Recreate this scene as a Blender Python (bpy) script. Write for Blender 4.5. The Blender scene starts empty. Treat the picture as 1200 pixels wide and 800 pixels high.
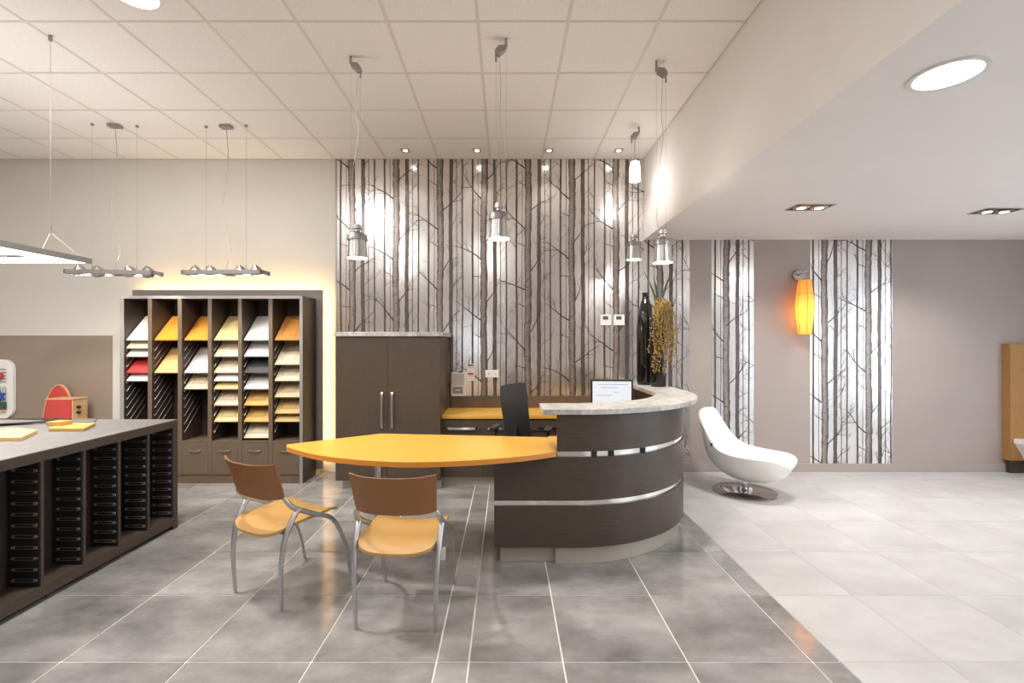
import bpy, bmesh, math, random
from mathutils import Vector, Matrix
R = math.radians
PI = math.pi
sc = bpy.context.scene
COL = sc.collection

# ------------------------------------------------------------------ camera
F, CX, CY, H = 557.0, 593.5, 402.0, 1.5          # focal length (px of a 1200x800 frame), principal point, eye height
cam = bpy.data.cameras.new('camera')
cam.sensor_width = 36.0
cam.lens = F / 1200 * 36
cam.shift_x = (600 - CX) / 1200
cam.shift_y = (CY - 400) / 1200
cam.clip_start = 0.05
co = bpy.data.objects.new('camera', cam); COL.objects.link(co)
co.location = (0, 0, H); co.rotation_euler = (PI / 2, 0, 0)
sc.camera = co

# ------------------------------------------------------------------ view, world
sc.view_settings.view_transform = 'Standard'
sc.view_settings.look = 'None'
sc.view_settings.exposure = 0.05
sc.view_settings.gamma = 1.0
sc.view_settings.use_curve_mapping = False
sc.cycles.use_denoising = True
sc.cycles.max_bounces = 8
sc.cycles.diffuse_bounces = 5
sc.cycles.glossy_bounces = 4
sc.cycles.caustics_reflective = False
sc.cycles.caustics_refractive = False
sc.cycles.sample_clamp_indirect = 6.0
W = bpy.data.worlds.new('sky'); sc.world = W; W.use_nodes = True
bg = W.node_tree.nodes['Background']
bg.inputs[0].default_value = (0.80, 0.90, 1.0, 1); bg.inputs[1].default_value = 5.8

# light levels (watts)
L_DOWN = 50.0      # round recessed downlights, tiled ceiling
L_LOW = 18.0       # round recessed downlights, lowered ceiling
L_PEND = 40.0      # aluminium pendants
L_SPOT = 30.0      # small square spots along the wallpaper
L_BAR = 16.0       # each head of the spot bars
L_TWIN = 80.0      # twin spots in the lowered ceiling
L_GLASS = 6.0      # white glass pendant
L_SCONCE = 10.0
L_PANEL = 38.0     # hanging light panel, downwards
L_UP = 14.0        # added fill above the hanging panel, brightens the ceiling
L_PUP = 4.5        # added fill above each pendant, brightens the ceiling
L_BUP = 2.0        # added upward fill over each spot bar, per head
E_LED = 60.0       # led strip behind the backing panel

def P(px, py, Y): return Vector(((px - CX) / F * Y, Y, H - (py - CY) / F * Y))
def onz(px, py, z):                              # the point on the level z seen at a pixel
    Y = F * (H - z) / (py - CY)
    return Vector(((px - CX) / F * Y, Y, z))

# ------------------------------------------------------------------ materials
def new_mat(name):
    m = bpy.data.materials.new(name); m.use_nodes = True
    nt = m.node_tree
    return m, nt, nt.nodes['Principled BSDF']
def nd(nt, t, **kw):
    n = nt.nodes.new(t)
    for k, v in kw.items(): setattr(n, k, v)
    return n
def coords(nt, kind='Object', scale=(1, 1, 1), rnd=False):
    if kind == 'World':
        src = nd(nt, 'ShaderNodeNewGeometry').outputs['Position']
    else:
        src = nd(nt, 'ShaderNodeTexCoord').outputs[kind]
    if rnd:
        oi = nd(nt, 'ShaderNodeObjectInfo')
        mu = nd(nt, 'ShaderNodeMath', operation='MULTIPLY'); mu.inputs[1].default_value = 37.0
        nt.links.new(oi.outputs['Random'], mu.inputs[0])
        ad = nd(nt, 'ShaderNodeVectorMath', operation='ADD')
        nt.links.new(src, ad.inputs[0]); nt.links.new(mu.outputs[0], ad.inputs[1])
        src = ad.outputs[0]
    mp = nd(nt, 'ShaderNodeMapping'); mp.inputs['Scale'].default_value = scale
    nt.links.new(src, mp.inputs['Vector'])
    return mp.outputs[0]
def noise(nt, vec, scale, detail=4, rough=.6):
    n = nd(nt, 'ShaderNodeTexNoise'); n.inputs['Scale'].default_value = scale
    n.inputs['Detail'].default_value = detail; n.inputs['Roughness'].default_value = rough
    nt.links.new(vec, n.inputs['Vector']); return n.outputs['Fac']
def ramp(nt, fac, stops):
    r = nd(nt, 'ShaderNodeValToRGB'); e = r.color_ramp.elements
    while len(e) < len(stops): e.new(.5)
    for el, (p, c) in zip(e, stops): el.position = p; el.color = (*c, 1)
    nt.links.new(fac, r.inputs[0]); return r.outputs[0]
def bump(nt, b, h, strength, dist=.002):
    n = nd(nt, 'ShaderNodeBump'); n.inputs['Strength'].default_value = strength; n.inputs['Distance'].default_value = dist
    nt.links.new(h, n.inputs['Height']); nt.links.new(n.outputs[0], b.inputs['Normal'])
def plain(name, c, rough=.5, metal=0, var=.06, scale=6, kind='Object', spec=.5, bmp=0):
    m, nt, b = new_mat(name)
    f = noise(nt, coords(nt, kind), scale)
    col = ramp(nt, f, [(.3, tuple(x * (1 - var) for x in c)), (.7, tuple(min(1, x * (1 + var)) for x in c))])
    nt.links.new(col, b.inputs['Base Color'])
    b.inputs['Roughness'].default_value = rough; b.inputs['Metallic'].default_value = metal
    b.inputs['Specular IOR Level'].default_value = spec
    if bmp: bump(nt, b, noise(nt, coords(nt, kind), scale * 40, 2), bmp, .001)
    return m
def wood(name, c1, c2, scale=(1, 1, 1), rough=.4, nscale=6, rnd=False, spec=.5):
    m, nt, b = new_mat(name)
    v = coords(nt, 'Object', scale, rnd)
    f = noise(nt, v, nscale, 6, .65)
    nt.links.new(ramp(nt, f, [(.3, c1), (.7, c2)]), b.inputs['Base Color'])
    b.inputs['Roughness'].default_value = rough
    b.inputs['Specular IOR Level'].default_value = spec
    bump(nt, b, f, .12, .001)
    return m
def emit(name, c, s):
    m, nt, b = new_mat(name)
    b.inputs['Base Color'].default_value = (*c, 1)
    b.inputs['Emission Color'].default_value = (*c, 1); b.inputs['Emission Strength'].default_value = s
    return m

M = {}
M['cream'] = plain('cream_paint', (.66, .63, .575), .7, var=.02, scale=2, spec=.3)
M['taupe'] = plain('taupe_paint', (.385, .33, .305), .65, var=.03, scale=2, spec=.3)
M['beige'] = plain('beige_paint', (.31, .245, .19), .65, var=.03, scale=2, spec=.3)
M['white_paint'] = plain('ceiling_paint', (.88, .85, .83), .75, var=.015, scale=2, spec=.3)
M['tile_ceiling'] = plain('mineral_ceiling_tile', (.85, .82, .80), .85, var=.05, scale=60, spec=.2, bmp=.25)
M['grid'] = plain('ceiling_grid_metal', (.70, .645, .60), .5, var=.02)
M['grout'] = plain('grout', (.86, .84, .81), .8, var=.03, kind='World')
def floor_tile(name, a, b_, c, rough):
    m, nt, b = new_mat(name)
    v = coords(nt, 'World', (1, 1.6, 1), True)
    f = noise(nt, v, 1.9, 9, .62)
    nt.links.new(ramp(nt, f, [(.28, a), (.5, b_), (.72, c)]), b.inputs['Base Color'])
    f2 = noise(nt, v, 9, 4)
    r = nd(nt, 'ShaderNodeMapRange'); r.inputs['To Min'].default_value = rough * .8; r.inputs['To Max'].default_value = rough * 1.25
    nt.links.new(f2, r.inputs['Value']); nt.links.new(r.outputs[0], b.inputs['Roughness'])
    return m
M['grey_tile'] = floor_tile('polished_grey_tile', (.155, .148, .143), (.285, .276, .268), (.44, .428, .42), .12)
M['pale_tile'] = floor_tile('pale_stone_tile', (.46, .446, .442), (.54, .528, .524), (.62, .61, .608), .42)
# dark laminate with a fine grain along x (desk) or z (cabinets)
M['desk_wood'] = wood('dark_oak_laminate_level', (.048, .034, .025), (.080, .058, .043), (1.2, 1.2, 26), .38)
M['cab_wood'] = wood('dark_oak_laminate_upright', (.058, .041, .028), (.098, .070, .048), (26, 26, 1.2), .38)
M['rack_wood'] = wood('brown_oak_laminate', (.105, .072, .047), (.15, .105, .07), (24, 24, 1.5), .45)
M['rack_dark'] = wood('dark_brown_board', (.040, .028, .022), (.062, .045, .035), (24, 24, 1.5), .45)
M['island_wood'] = wood('dark_brown_island_board', (.055, .040, .032), (.085, .062, .050), (20, 3, 20), .45)
M['island_top'] = wood('charcoal_grain_worktop', (.135, .125, .12), (.20, .188, .18), (6, 1.2, 6), .5)
M['orange'] = wood('orange_laminate', (.67, .36, .05), (.73, .41, .07), (1.5, 14, 1.5), .32)
M['orange_edge'] = wood('orange_edge_band', (.62, .24, .035), (.68, .28, .045), (3, 3, 12), .4)
m, nt, b = new_mat('pale_grey_stone_laminate')
f = noise(nt, coords(nt, 'Object', (3, 2, 2)), 3.6, 10, .75)
nt.links.new(ramp(nt, f, [(.32, (.26, .25, .235)), (.5, (.50, .485, .46)), (.68, (.72, .705, .68))]), b.inputs['Base Color'])
b.inputs['Roughness'].default_value = .3; M['stone'] = m
M['chrome'] = plain('polished_metal', (.86, .85, .83), .12, 1, .02)
M['alu'] = plain('brushed_aluminium', (.50, .49, .47), .30, 1, .05, 30)
M['alu_dark'] = plain('grey_metal', (.34, .33, .32), .4, .8, .05)
M['shaded_chrome'] = plain('shaded_chrome', (.40, .36, .34), .10, 1, .02)  # chrome darkened to hold the shell's dark reflection in its colour
M['panel_grey'] = wood('grey_brown_panel', (.17, .142, .135), (.22, .185, .175), (26, 26, 1.2), .38)
M['steel_tube'] = plain('satin_steel_tube', (.52, .52, .53), .35, .9, .04)
M['silver_edge'] = plain('silver_edging', (.34, .33, .325), .4, .4, .03)
M['plinth'] = plain('beige_metal_plinth', (.50, .455, .39), .4, .35, .03)
M['tan'] = plain('caramel_moulded_seat', (.48, .275, .085), .42, 0, .05, 5)
M['tan_shaded'] = plain('shaded_caramel_back', (.25, .105, .035), .42, 0, .05, 5)  # seat caramel darkened, shade of the backrest put into the colour
M['black'] = plain('black_plastic', (.012, .012, .013), .45)
M['black_gloss'] = plain('black_glaze', (.010, .008, .007), .07)
M['black_panel'] = plain('black_runner_board', (.014, .013, .012), .5)
M['wire'] = plain('grey_wire', (.30, .28, .26), .4, .6)
M['cable'] = plain('clear_cable', (.42, .36, .26), .4)
M['white'] = plain('white_gloss_plastic', (.86, .85, .83), .2, 0, .01)
M['shell'] = plain('white_moulded_shell', (.88, .87, .84), .35, 0, .01)
M['off_white'] = plain('off_white_plastic', (.80, .78, .73), .4, 0, .02)
M['silver_plastic'] = plain('silver_plastic', (.62, .60, .56), .35, .4, .03)
M['red'] = plain('red_board', (.56, .055, .05), .5)
M['red_print'] = plain('red_ink', (.55, .04, .03), .6)
M['blue'] = plain('blue_plastic', (.02, .09, .42), .4)
M['green'] = plain('green_plastic', (.04, .10, .06), .5)
M['pale_wood'] = wood('pale_birch_edge', (.60, .36, .17), (.70, .45, .23), (3, 3, 3), .5)
M['oak'] = wood('oak_veneer', (.33, .165, .05), (.43, .225, .075), (22, 22, 1), .45)
M['leaf'] = plain('dark_green_leaf', (.035, .06, .03), .45, 0, .2)
M['berry'] = plain('golden_berry', (.40, .27, .05), .5, 0, .4, 30)
M['stem'] = plain('dry_brown_stem', (.22, .13, .05), .6)
M['mesh_black'] = plain('black_mesh_fabric', (.016, .016, .018), .7)
M['bulb'] = emit('lit_lamp', (1, .95, .86), 22)
M['bulb_soft'] = emit('lit_diffuser', (1, .96, .90), 7)
M['glass_lit'] = emit('lit_white_glass', (1, .96, .9), 4.5)
M['led'] = emit('warm_led_strip', (1, .62, .22), E_LED)
M['sconce'] = emit('lit_orange_fabric', (1, .36, .045), 1.15)
M['screen'] = emit('lit_screen', (.93, .96, 1), .85)
M['screen'].node_tree.nodes['Principled BSDF'].inputs['Base Color'].default_value = (.02, .02, .02, 1)
M['screen_ink'] = emit('screen_blue_line', (.45, .56, .80), .6)
M['screen_ink'].node_tree.nodes['Principled BSDF'].inputs['Base Color'].default_value = (.02, .02, .03, 1)
M['panel_lit'] = emit('lit_panel', (1, .97, .92), 4.0)
# silver foil wallpaper and its print
m, nt, b = new_mat('silver_foil_paper')
f = noise(nt, coords(nt, 'World', (9, 9, .35)), 4, 3)
nt.links.new(ramp(nt, f, [(.3, (.74, .71, .70)), (.7, (.82, .79, .78))]), b.inputs['Base Color'])
b.inputs['Metallic'].default_value = .82; b.inputs['Roughness'].default_value = .20
M['foil'] = m
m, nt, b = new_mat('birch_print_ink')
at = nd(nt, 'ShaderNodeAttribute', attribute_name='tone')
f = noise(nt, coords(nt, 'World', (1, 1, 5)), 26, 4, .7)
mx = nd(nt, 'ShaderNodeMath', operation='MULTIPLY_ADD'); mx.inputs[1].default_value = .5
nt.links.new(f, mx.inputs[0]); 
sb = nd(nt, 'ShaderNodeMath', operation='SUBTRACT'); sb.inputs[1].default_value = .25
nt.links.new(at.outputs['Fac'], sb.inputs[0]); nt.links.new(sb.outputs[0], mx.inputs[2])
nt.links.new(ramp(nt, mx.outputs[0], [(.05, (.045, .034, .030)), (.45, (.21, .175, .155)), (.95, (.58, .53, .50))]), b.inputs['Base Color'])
b.inputs['Metallic'].default_value = .45; b.inputs['Roughness'].default_value = .32
M['print'] = m

# ------------------------------------------------------------------ mesh helpers
class MB:
    def __init__(s): s.v = []; s.f = []; s.tone = []
    def add(s, verts, faces):
        o = len(s.v); s.v += [tuple(v) for v in verts]; s.f += [tuple(i + o for i in f) for f in faces]; return s
    def box(s, x0, x1, y0, y1, z0, z1):
        v = [(x, y, z) for x in (x0, x1) for y in (y0, y1) for z in (z0, z1)]
        return s.add(v, [(0, 1, 3, 2), (4, 6, 7, 5), (0, 4, 5, 1), (2, 3, 7, 6), (0, 2, 6, 4), (1, 5, 7, 3)])
    def prism(s, pts, z0, z1):                    # outline in xy
        n = len(pts)
        v = [(x, y, z0) for x, y in pts] + [(x, y, z1) for x, y in pts]
        return s.add(v, [tuple(range(n - 1, -1, -1)), tuple(range(n, 2 * n))] + [(i, (i + 1) % n, n + (i + 1) % n, n + i) for i in range(n)])
    def prism_y(s, pts, y0, y1):                  # outline in xz
        n = len(pts)
        v = [(x, y0, z) for x, z in pts] + [(x, y1, z) for x, z in pts]
        return s.add(v, [tuple(range(n)), tuple(range(2 * n - 1, n - 1, -1))] + [(i, n + i, n + (i + 1) % n, (i + 1) % n) for i in range(n)])
    def lathe(s, prof, seg=24, c=(0, 0, 0)):      # (r,z) list, closed at r=0 by caps
        v = []; f = []; n = len(prof)
        for r, z in prof:
            for k in range(seg):
                a = 2 * PI * k / seg; v.append((c[0] + r * math.cos(a), c[1] + r * math.sin(a), c[2] + z))
        for i in range(n - 1):
            for k in range(seg):
                k2 = (k + 1) % seg; f.append((i * seg + k, i * seg + k2, (i + 1) * seg + k2, (i + 1) * seg + k))
        f.append(tuple(range(seg - 1, -1, -1))); f.append(tuple((n - 1) * seg + k for k in range(seg)))
        return s.add(v, f)
    def tube(s, path, rad, seg=8):
        path = [Vector(p) for p in path]; n = len(path)
        if not hasattr(rad, '__len__'): rad = [rad] * n
        v = []; f = []; up = None
        for i, p in enumerate(path):
            t = (path[min(i + 1, n - 1)] - path[max(i - 1, 0)]).normalized()
            if up is None: up = Vector((0, 0, 1)) if abs(t.z) < .9 else Vector((1, 0, 0))
            a = t.cross(up).normalized(); b_ = a.cross(t).normalized(); up = b_
            for k in range(seg):
                an = 2 * PI * k / seg; q = p + (a * math.cos(an) + b_ * math.sin(an)) * rad[i]; v.append(q)
        for i in range(n - 1):
            for k in range(seg):
                k2 = (k + 1) % seg; f.append((i * seg + k, i * seg + k2, (i + 1) * seg + k2, (i + 1) * seg + k))
        f.append(tuple(range(seg - 1, -1, -1))); f.append(tuple((n - 1) * seg + k for k in range(seg)))
        return s.add(v, f)
    def sheet(s, top, bot, nu, nv):               # closed slab from two grids of points top(u,v), bot(u,v)
        v = []; f = []; m = (nu + 1) * (nv + 1)
        for g in (top, bot):
            for i in range(nu + 1):
                for j in range(nv + 1): v.append(tuple(g(i / nu, j / nv)))
        I = lambda i, j: i * (nv + 1) + j
        for i in range(nu):
            for j in range(nv):
                q = (I(i, j), I(i + 1, j), I(i + 1, j + 1), I(i, j + 1))
                f.append(q); f.append(tuple(m + k for k in reversed(q)))
        ring = [I(i, 0) for i in range(nu)] + [I(nu, j) for j in range(nv)] + [I(i, nv) for i in range(nu, 0, -1)] + [I(0, j) for j in range(nv, 0, -1)]
        for a, b_ in zip(ring, ring[1:] + ring[:1]): f.append((b_, a, m + a, m + b_))
        return s.add(v, f)
    def build(s, name, mat, parent=None, smooth=False, bevel=0, loc=None):
        me = bpy.data.meshes.new(name); me.from_pydata(s.v, [], s.f)
        bm = bmesh.new(); bm.from_mesh(me); bmesh.ops.recalc_face_normals(bm, faces=bm.faces); bm.to_mesh(me); bm.free()
        me.materials.append(M[mat] if isinstance(mat, str) else mat)
        return link(name, me, parent, smooth, bevel, loc)
def link(name, me, parent=None, smooth=False, bevel=0, loc=None):
    o = bpy.data.objects.new(name, me); COL.objects.link(o)
    if parent: o.parent = parent
    if loc is not None: o.location = loc
    if smooth:
        me.polygons.foreach_set('use_smooth', [True] * len(me.polygons))
        me.set_sharp_from_angle(angle=R(40))
    if bevel:
        md = o.modifiers.new('bevel', 'BEVEL'); md.width = bevel; md.segments = 2; md.limit_method = 'ANGLE'; md.angle_limit = R(40)
    return o
def tag(o, label=None, cat=None, group=None, kind=None):
    if label: o['label'] = label
    if cat: o['category'] = cat
    if group: o['group'] = group
    if kind: o['kind'] = kind
    return o
def thing(name, label, cat, loc=(0, 0, 0), rz=0, group=None):
    o = bpy.data.objects.new(name, None); COL.objects.link(o); o.empty_display_size = .1
    o.location = loc; o.rotation_euler = (0, 0, rz)
    return tag(o, label, cat, group)
def box(name, mat, parent, x0, x1, y0, y1, z0, z1, bevel=0.0):
    return MB().box(x0, x1, y0, y1, z0, z1).build(name, mat, parent, bevel=bevel)
def struct(name, mat, *b, parent=None, bevel=0):
    return tag(box(name, mat, parent, *b, bevel=bevel), kind='structure')
def catmull(pts, n=6):
    pts = [Vector(p) for p in pts]; out = []
    for i in range(len(pts) - 1):
        p0 = pts[max(i - 1, 0)]; p1 = pts[i]; p2 = pts[i + 1]; p3 = pts[min(i + 2, len(pts) - 1)]
        for k in range(n):
            t = k / n
            out.append(.5 * ((2 * p1) + (p2 - p0) * t + (2 * p0 - 5 * p1 + 4 * p2 - p3) * t * t + (3 * p1 - p0 - 3 * p2 + p3) * t ** 3))
    out.append(pts[-1]); return out
def lerp(a, b_, t): return a + (b_ - a) * t
def tr(p): return p
def rounded(w, h, r, n=5):
    pts = []
    for cx, cy, a0 in ((w / 2 - r, h / 2 - r, 0), (-w / 2 + r, h / 2 - r, 90), (-w / 2 + r, -h / 2 + r, 180), (w / 2 - r, -h / 2 + r, 270)):
        for k in range(n + 1):
            a = R(a0 + 90 * k / n); pts.append((cx + r * math.cos(a), cy + r * math.sin(a)))
    return pts
def lamp(name, kind, loc, power, color, parent, size=.05, rot=(0, 0, 0), spot=None, blend=.5):
    l = bpy.data.lights.new(name, kind); l.energy = power; l.color = color
    if kind == 'AREA': l.shape = 'DISK'; l.size = size
    else: l.shadow_soft_size = size
    if kind == 'SPOT': l.spot_size = spot; l.spot_blend = blend
    o = bpy.data.objects.new(name, l); COL.objects.link(o); o.parent = parent; o.location = loc; o.rotation_euler = rot
    return o
WARM = (1, .91, .80); NEUT = (1, .97, .93)

# ------------------------------------------------------------------ the room
XL, XR, YB, YF = -6.6, 6.9, 5.56, -4.2           # left, right, back, front
ZC, ZL, XBULK = 3.65, 2.71, 1.607                # high ceiling, lowered ceiling, bulkhead face
floor = struct('floor', 'grout', XL, XR, YF, YB + .15, -.2, -.004)
rnd = random.Random(4)
def tile_mesh(name, w, d, mat, t=.004, g=.0032):
    mb = MB(); mb.box(-w / 2 + g, w / 2 - g, -d / 2 + g, d / 2 - g, -t, 0)
    me = bpy.data.meshes.new(name); me.from_pydata(mb.v, [], mb.f); me.materials.append(M[mat]); return me
XS = [-.330 - .59 * k for k in range(10, -1, -1)] + [-.177, .266, .854, 1.442, 1.575]
YS = [2.24 + .59 * k for k in range(-4, 6)] + [YB]
cache = {}
def lay(xs, ys, mat, name, g):
    for i in range(len(xs) - 1):
        for j in range(len(ys) - 1):
            w, d = round(xs[i + 1] - xs[i], 3), round(ys[j + 1] - ys[j], 3)
            if w < .02 or d < .02: continue
            k = (w, d, mat)
            if k not in cache: cache[k] = tile_mesh(name, w, d, mat, g=g)
            link(name, cache[k], floor, loc=((xs[i] + xs[i + 1]) / 2, (ys[j] + ys[j + 1]) / 2, 0))
lay(XS, YS, 'grey_tile', 'grey_floor_tile', .0045)
XP = [1.575, 2.06] + [2.06 + .59 * k for k in range(1, 8)] + [XR]
XP = [x for x in XP if x <= XR]
lay(XP, YS, 'pale_tile', 'pale_floor_tile', .0009)
o = box('grey_floor_tile', 'grey_tile', floor, XL, 1.575, YF, YS[0], -.004, 0)
o = box('pale_floor_tile', 'pale_tile', floor, 1.575, XR, YF, YS[0], -.004, 0)

wall = struct('wall_back', 'cream', XL, XR, YB, YB + .15, -.004, ZC + .15)
# lower beige band on the cream part and taupe part on the other side are painted fields, built as thin coats
box('beige_paint_field', 'beige', wall, XL, P(132, 400, YB).x, YB - .003, YB, 0, P(0, 393, YB).z)
box('taupe_paint_field', 'taupe', wall, P(808, 0, YB).x, XR, YB - .003, YB, 0, ZL)
struct('wall_left', 'cream', XL - .15, XL, YF, YB + .15, -.2, ZC + .15)
struct('baseboard_back', 'taupe', 1.66, XR, YB - .018, YB, 0, .095, bevel=.003)

# wallpaper: silver foil with a print of bare birch trunks (own drawing)
def wallpaper(x0, x1, z0, z1, xo, seed):
    sheet_ = box('wallpaper', 'foil', wall, x0, x1, YB - .005, YB, z0, z1)
    mb = MB(); rr = random.Random(seed); y = YB - .0062
    tones = []
    def quad(pts, tn):
        o_ = len(mb.v)
        for (x, z) in pts: mb.v.append((min(max(x, x0), x1), y, min(max(z, z0), z1)))
        tones.extend(tn if hasattr(tn, '__len__') else [tn] * len(pts))
        mb.f.append(tuple(range(o_, o_ + len(pts))))
    def trunk(xc, w, tn, sd):
        r2 = random.Random(sd); ph = [r2.uniform(0, 6) for _ in range(4)]
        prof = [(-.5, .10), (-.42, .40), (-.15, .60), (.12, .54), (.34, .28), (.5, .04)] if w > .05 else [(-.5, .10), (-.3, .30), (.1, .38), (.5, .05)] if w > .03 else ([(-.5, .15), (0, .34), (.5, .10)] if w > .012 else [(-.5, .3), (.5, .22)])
        z = z0; n = int((z1 - z0) / .045); o_ = len(mb.v); m_ = len(prof)
        for i in range(n + 1):
            z = z0 + (z1 - z0) * i / n
            wob = .05 * w * math.sin(z * 2.1 + ph[0]) + .05 * w * math.sin(z * 5.7 + ph[1]) + (.0018 * math.sin(z * 3.3 + ph[2]))
            for k, (u, t) in enumerate(prof):
                e = r2.uniform(-.07, .07) * w
                x = xc + u * w + wob + e
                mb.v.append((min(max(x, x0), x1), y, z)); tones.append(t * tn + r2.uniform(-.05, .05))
        for i in range(n):
            for k in range(m_ - 1):
                a = o_ + i * m_ + k; mb.f.append((a, a + 1, a + 1 + m_, a + m_))
        if w > .03:                                # bark marks
            for q in range(int((z1 - z0) * 26)):
                zz = r2.uniform(z0, z1); ww = r2.uniform(.12, .5) * w; xx = xc + r2.uniform(-.45, .45) * w; hh = r2.uniform(.0012, .004)
                if xx - ww / 2 < xc - w / 2: xx = xc - w / 2 + ww / 2
                if xx + ww / 2 > xc + w / 2: xx = xc + w / 2 - ww / 2
                mb_y = [(xx - ww / 2, zz - hh), (xx + ww / 2, zz - hh * .4), (xx + ww / 2, zz + hh * .6), (xx - ww / 2, zz + hh)]
                marks.append((mb_y, r2.uniform(.02, .3)))
    marks = []
    def twig(x, z, ang, ln, w, depth):
        n = 4; px, pz = x, z; pw = w; a = ang
        for i in range(n):
            a += rr.uniform(-.22, .22) + (.06 if math.cos(a) < 0 else -.06) * 0
            nx, nz = px + math.cos(a) * ln / n, pz + math.sin(a) * ln / n; nw = w * (1 - .72 * (i + 1) / n)
            dx, dz = -math.sin(a), math.cos(a)
            marks.append(([(px - dx * pw / 2, pz - dz * pw / 2), (nx - dx * nw / 2, nz - dz * nw / 2), (nx + dx * nw / 2, nz + dz * nw / 2), (px + dx * pw / 2, pz + dz * pw / 2)], .02 if w > .004 else .12))
            if depth > 0 and i > 0:
                twig(nx, nz, a + rr.choice((-1, 1)) * rr.uniform(.4, .9), ln * rr.uniform(.3, .5), nw * .75, depth - 1)
            px, pz, pw = nx, nz, nw
    PER, VER = .514, .71
    k0 = int((x0 - xo) / PER) - 1; k1 = int((x1 - xo) / PER) + 2
    for k in range(k0, k1):
        bx = xo + k * PER
        for dx, w, tn in ((0, .076, 1), (.128, .042, .85), (.194, .008, .9), (.262, .016, .8), (.381, .021, .8), (.447, .006, 1)):
            if x0 - .02 < bx + dx < x1 + .02: trunk(bx + dx, w, tn, int(k * 7 + dx * 1000) + seed)
        if not (x0 - .05 < bx < x1 + .3): continue
        off = (k % 2) * VER / 2
        zz = z0 - VER + off
        while zz < z1 + .3:
            # bare limbs to either side
            twig(bx - .03, zz, R(rr.uniform(136, 146)), .36, .014, 3)
            twig(bx + .03, zz + .22, R(rr.uniform(42, 55)), .32, .011, 3)
            twig(bx - .03, zz - .20, R(rr.uniform(150, 165)), .12, .008, 1)
            twig(bx + .145, zz + .05, R(rr.uniform(45, 60)), .16, .006, 1)
            for q in range(11):
                twig(bx + rr.choice((.14, .27, .385, .195)), zz + rr.uniform(0, VER), R(rr.choice((rr.uniform(40, 70), rr.uniform(110, 145)))), rr.uniform(.06, .14), .0042, 2)
            zz += VER
    y -= .0006
    for pts, tn in marks:
        if all(p[0] <= x0 or p[0] >= x1 for p in pts) or all(p[1] <= z0 or p[1] >= z1 for p in pts): continue
        quad(pts, tn)
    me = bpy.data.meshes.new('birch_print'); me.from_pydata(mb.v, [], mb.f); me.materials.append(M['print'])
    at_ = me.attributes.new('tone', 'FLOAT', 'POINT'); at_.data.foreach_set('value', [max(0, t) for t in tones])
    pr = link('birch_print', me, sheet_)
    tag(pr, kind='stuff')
    return sheet_
XO = P(412.7, 0, YB).x
wallpaper(P(395, 0, YB).x, XBULK, .70, ZC, XO, 11)
wallpaper(XBULK, P(808, 0, YB).x, .095, ZL, XO, 12)
wallpaper(P(833.5, 0, YB).x, P(883, 0, YB).x, .095, ZL, P(851, 0, YB).x, 13)
wallpaper(P(949, 0, YB).x, P(1045, 0, YB).x, .095, ZL, P(966, 0, YB).x, 14)
struct('trim_1', 'silver_edge', P(393.3, 0, YB).x, P(395, 0, YB).x, YB - .012, YB, 1.6, ZC)

# ceilings
ceil = struct('ceiling', 'grid', XL, XBULK, YF, YB, ZC + .012, ZC + .15)
TC = .6055
cx = [XBULK - .02]
x_first = P(784, 0, F * 2.15 / 402).x            # a grid line read off the photo
xs = [x_first - TC * k for k in range(14)][::-1] + [x_first + TC * k for k in (1,)]
xs = [x for x in xs if x > XL - TC]; xs = [max(x, XL) for x in xs]; xs = [min(x, XBULK) for x in xs]
yl = F * 2.15 / (402 - 162.4)
ys = [yl - TC * k for k in range(6, -1, -1)] + [yl + .59]
ys[-1] = min(ys[-1], YB)
if YB - ys[-1] > .03: ys.append(YB)
cmesh = {}
for i in range(len(xs) - 1):
    for j in range(len(ys) - 1):
        w, d = round(xs[i + 1] - xs[i], 3), round(ys[j + 1] - ys[j], 3)
        if w < .05 or d < .03: continue
        if (w, d) not in cmesh:
            mb = MB(); g = .010
            mb.box(-w / 2 + g, w / 2 - g, -d / 2 + g, d / 2 - g, 0, .02)
            me = bpy.data.meshes.new('ceiling_tile'); me.from_pydata(mb.v, [], mb.f); me.materials.append(M['tile_ceiling']); cmesh[w, d] = me
        link('ceiling_tile', cmesh[w, d], ceil, loc=((xs[i] + xs[i + 1]) / 2, (ys[j] + ys[j + 1]) / 2, ZC + .001 + rnd.uniform(0, .0015)))
box('ceiling_tile', 'tile_ceiling', ceil, XL, XBULK, YF, ys[0], ZC, ZC + .02)
for x in xs[1:-1]: box('grid_bar', 'grid', ceil, x - .011, x + .011, ys[0], YB, ZC - .001, ZC + .012)
for yv in ys[1:-1]: box('grid_bar', 'grid', ceil, XL, XBULK, yv - .009, yv + .009, ZC - .0005, ZC + .012)
low = struct('ceiling_low', 'white_paint', XBULK, XR, YF, YB, ZL, ZC + .15)

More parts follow.
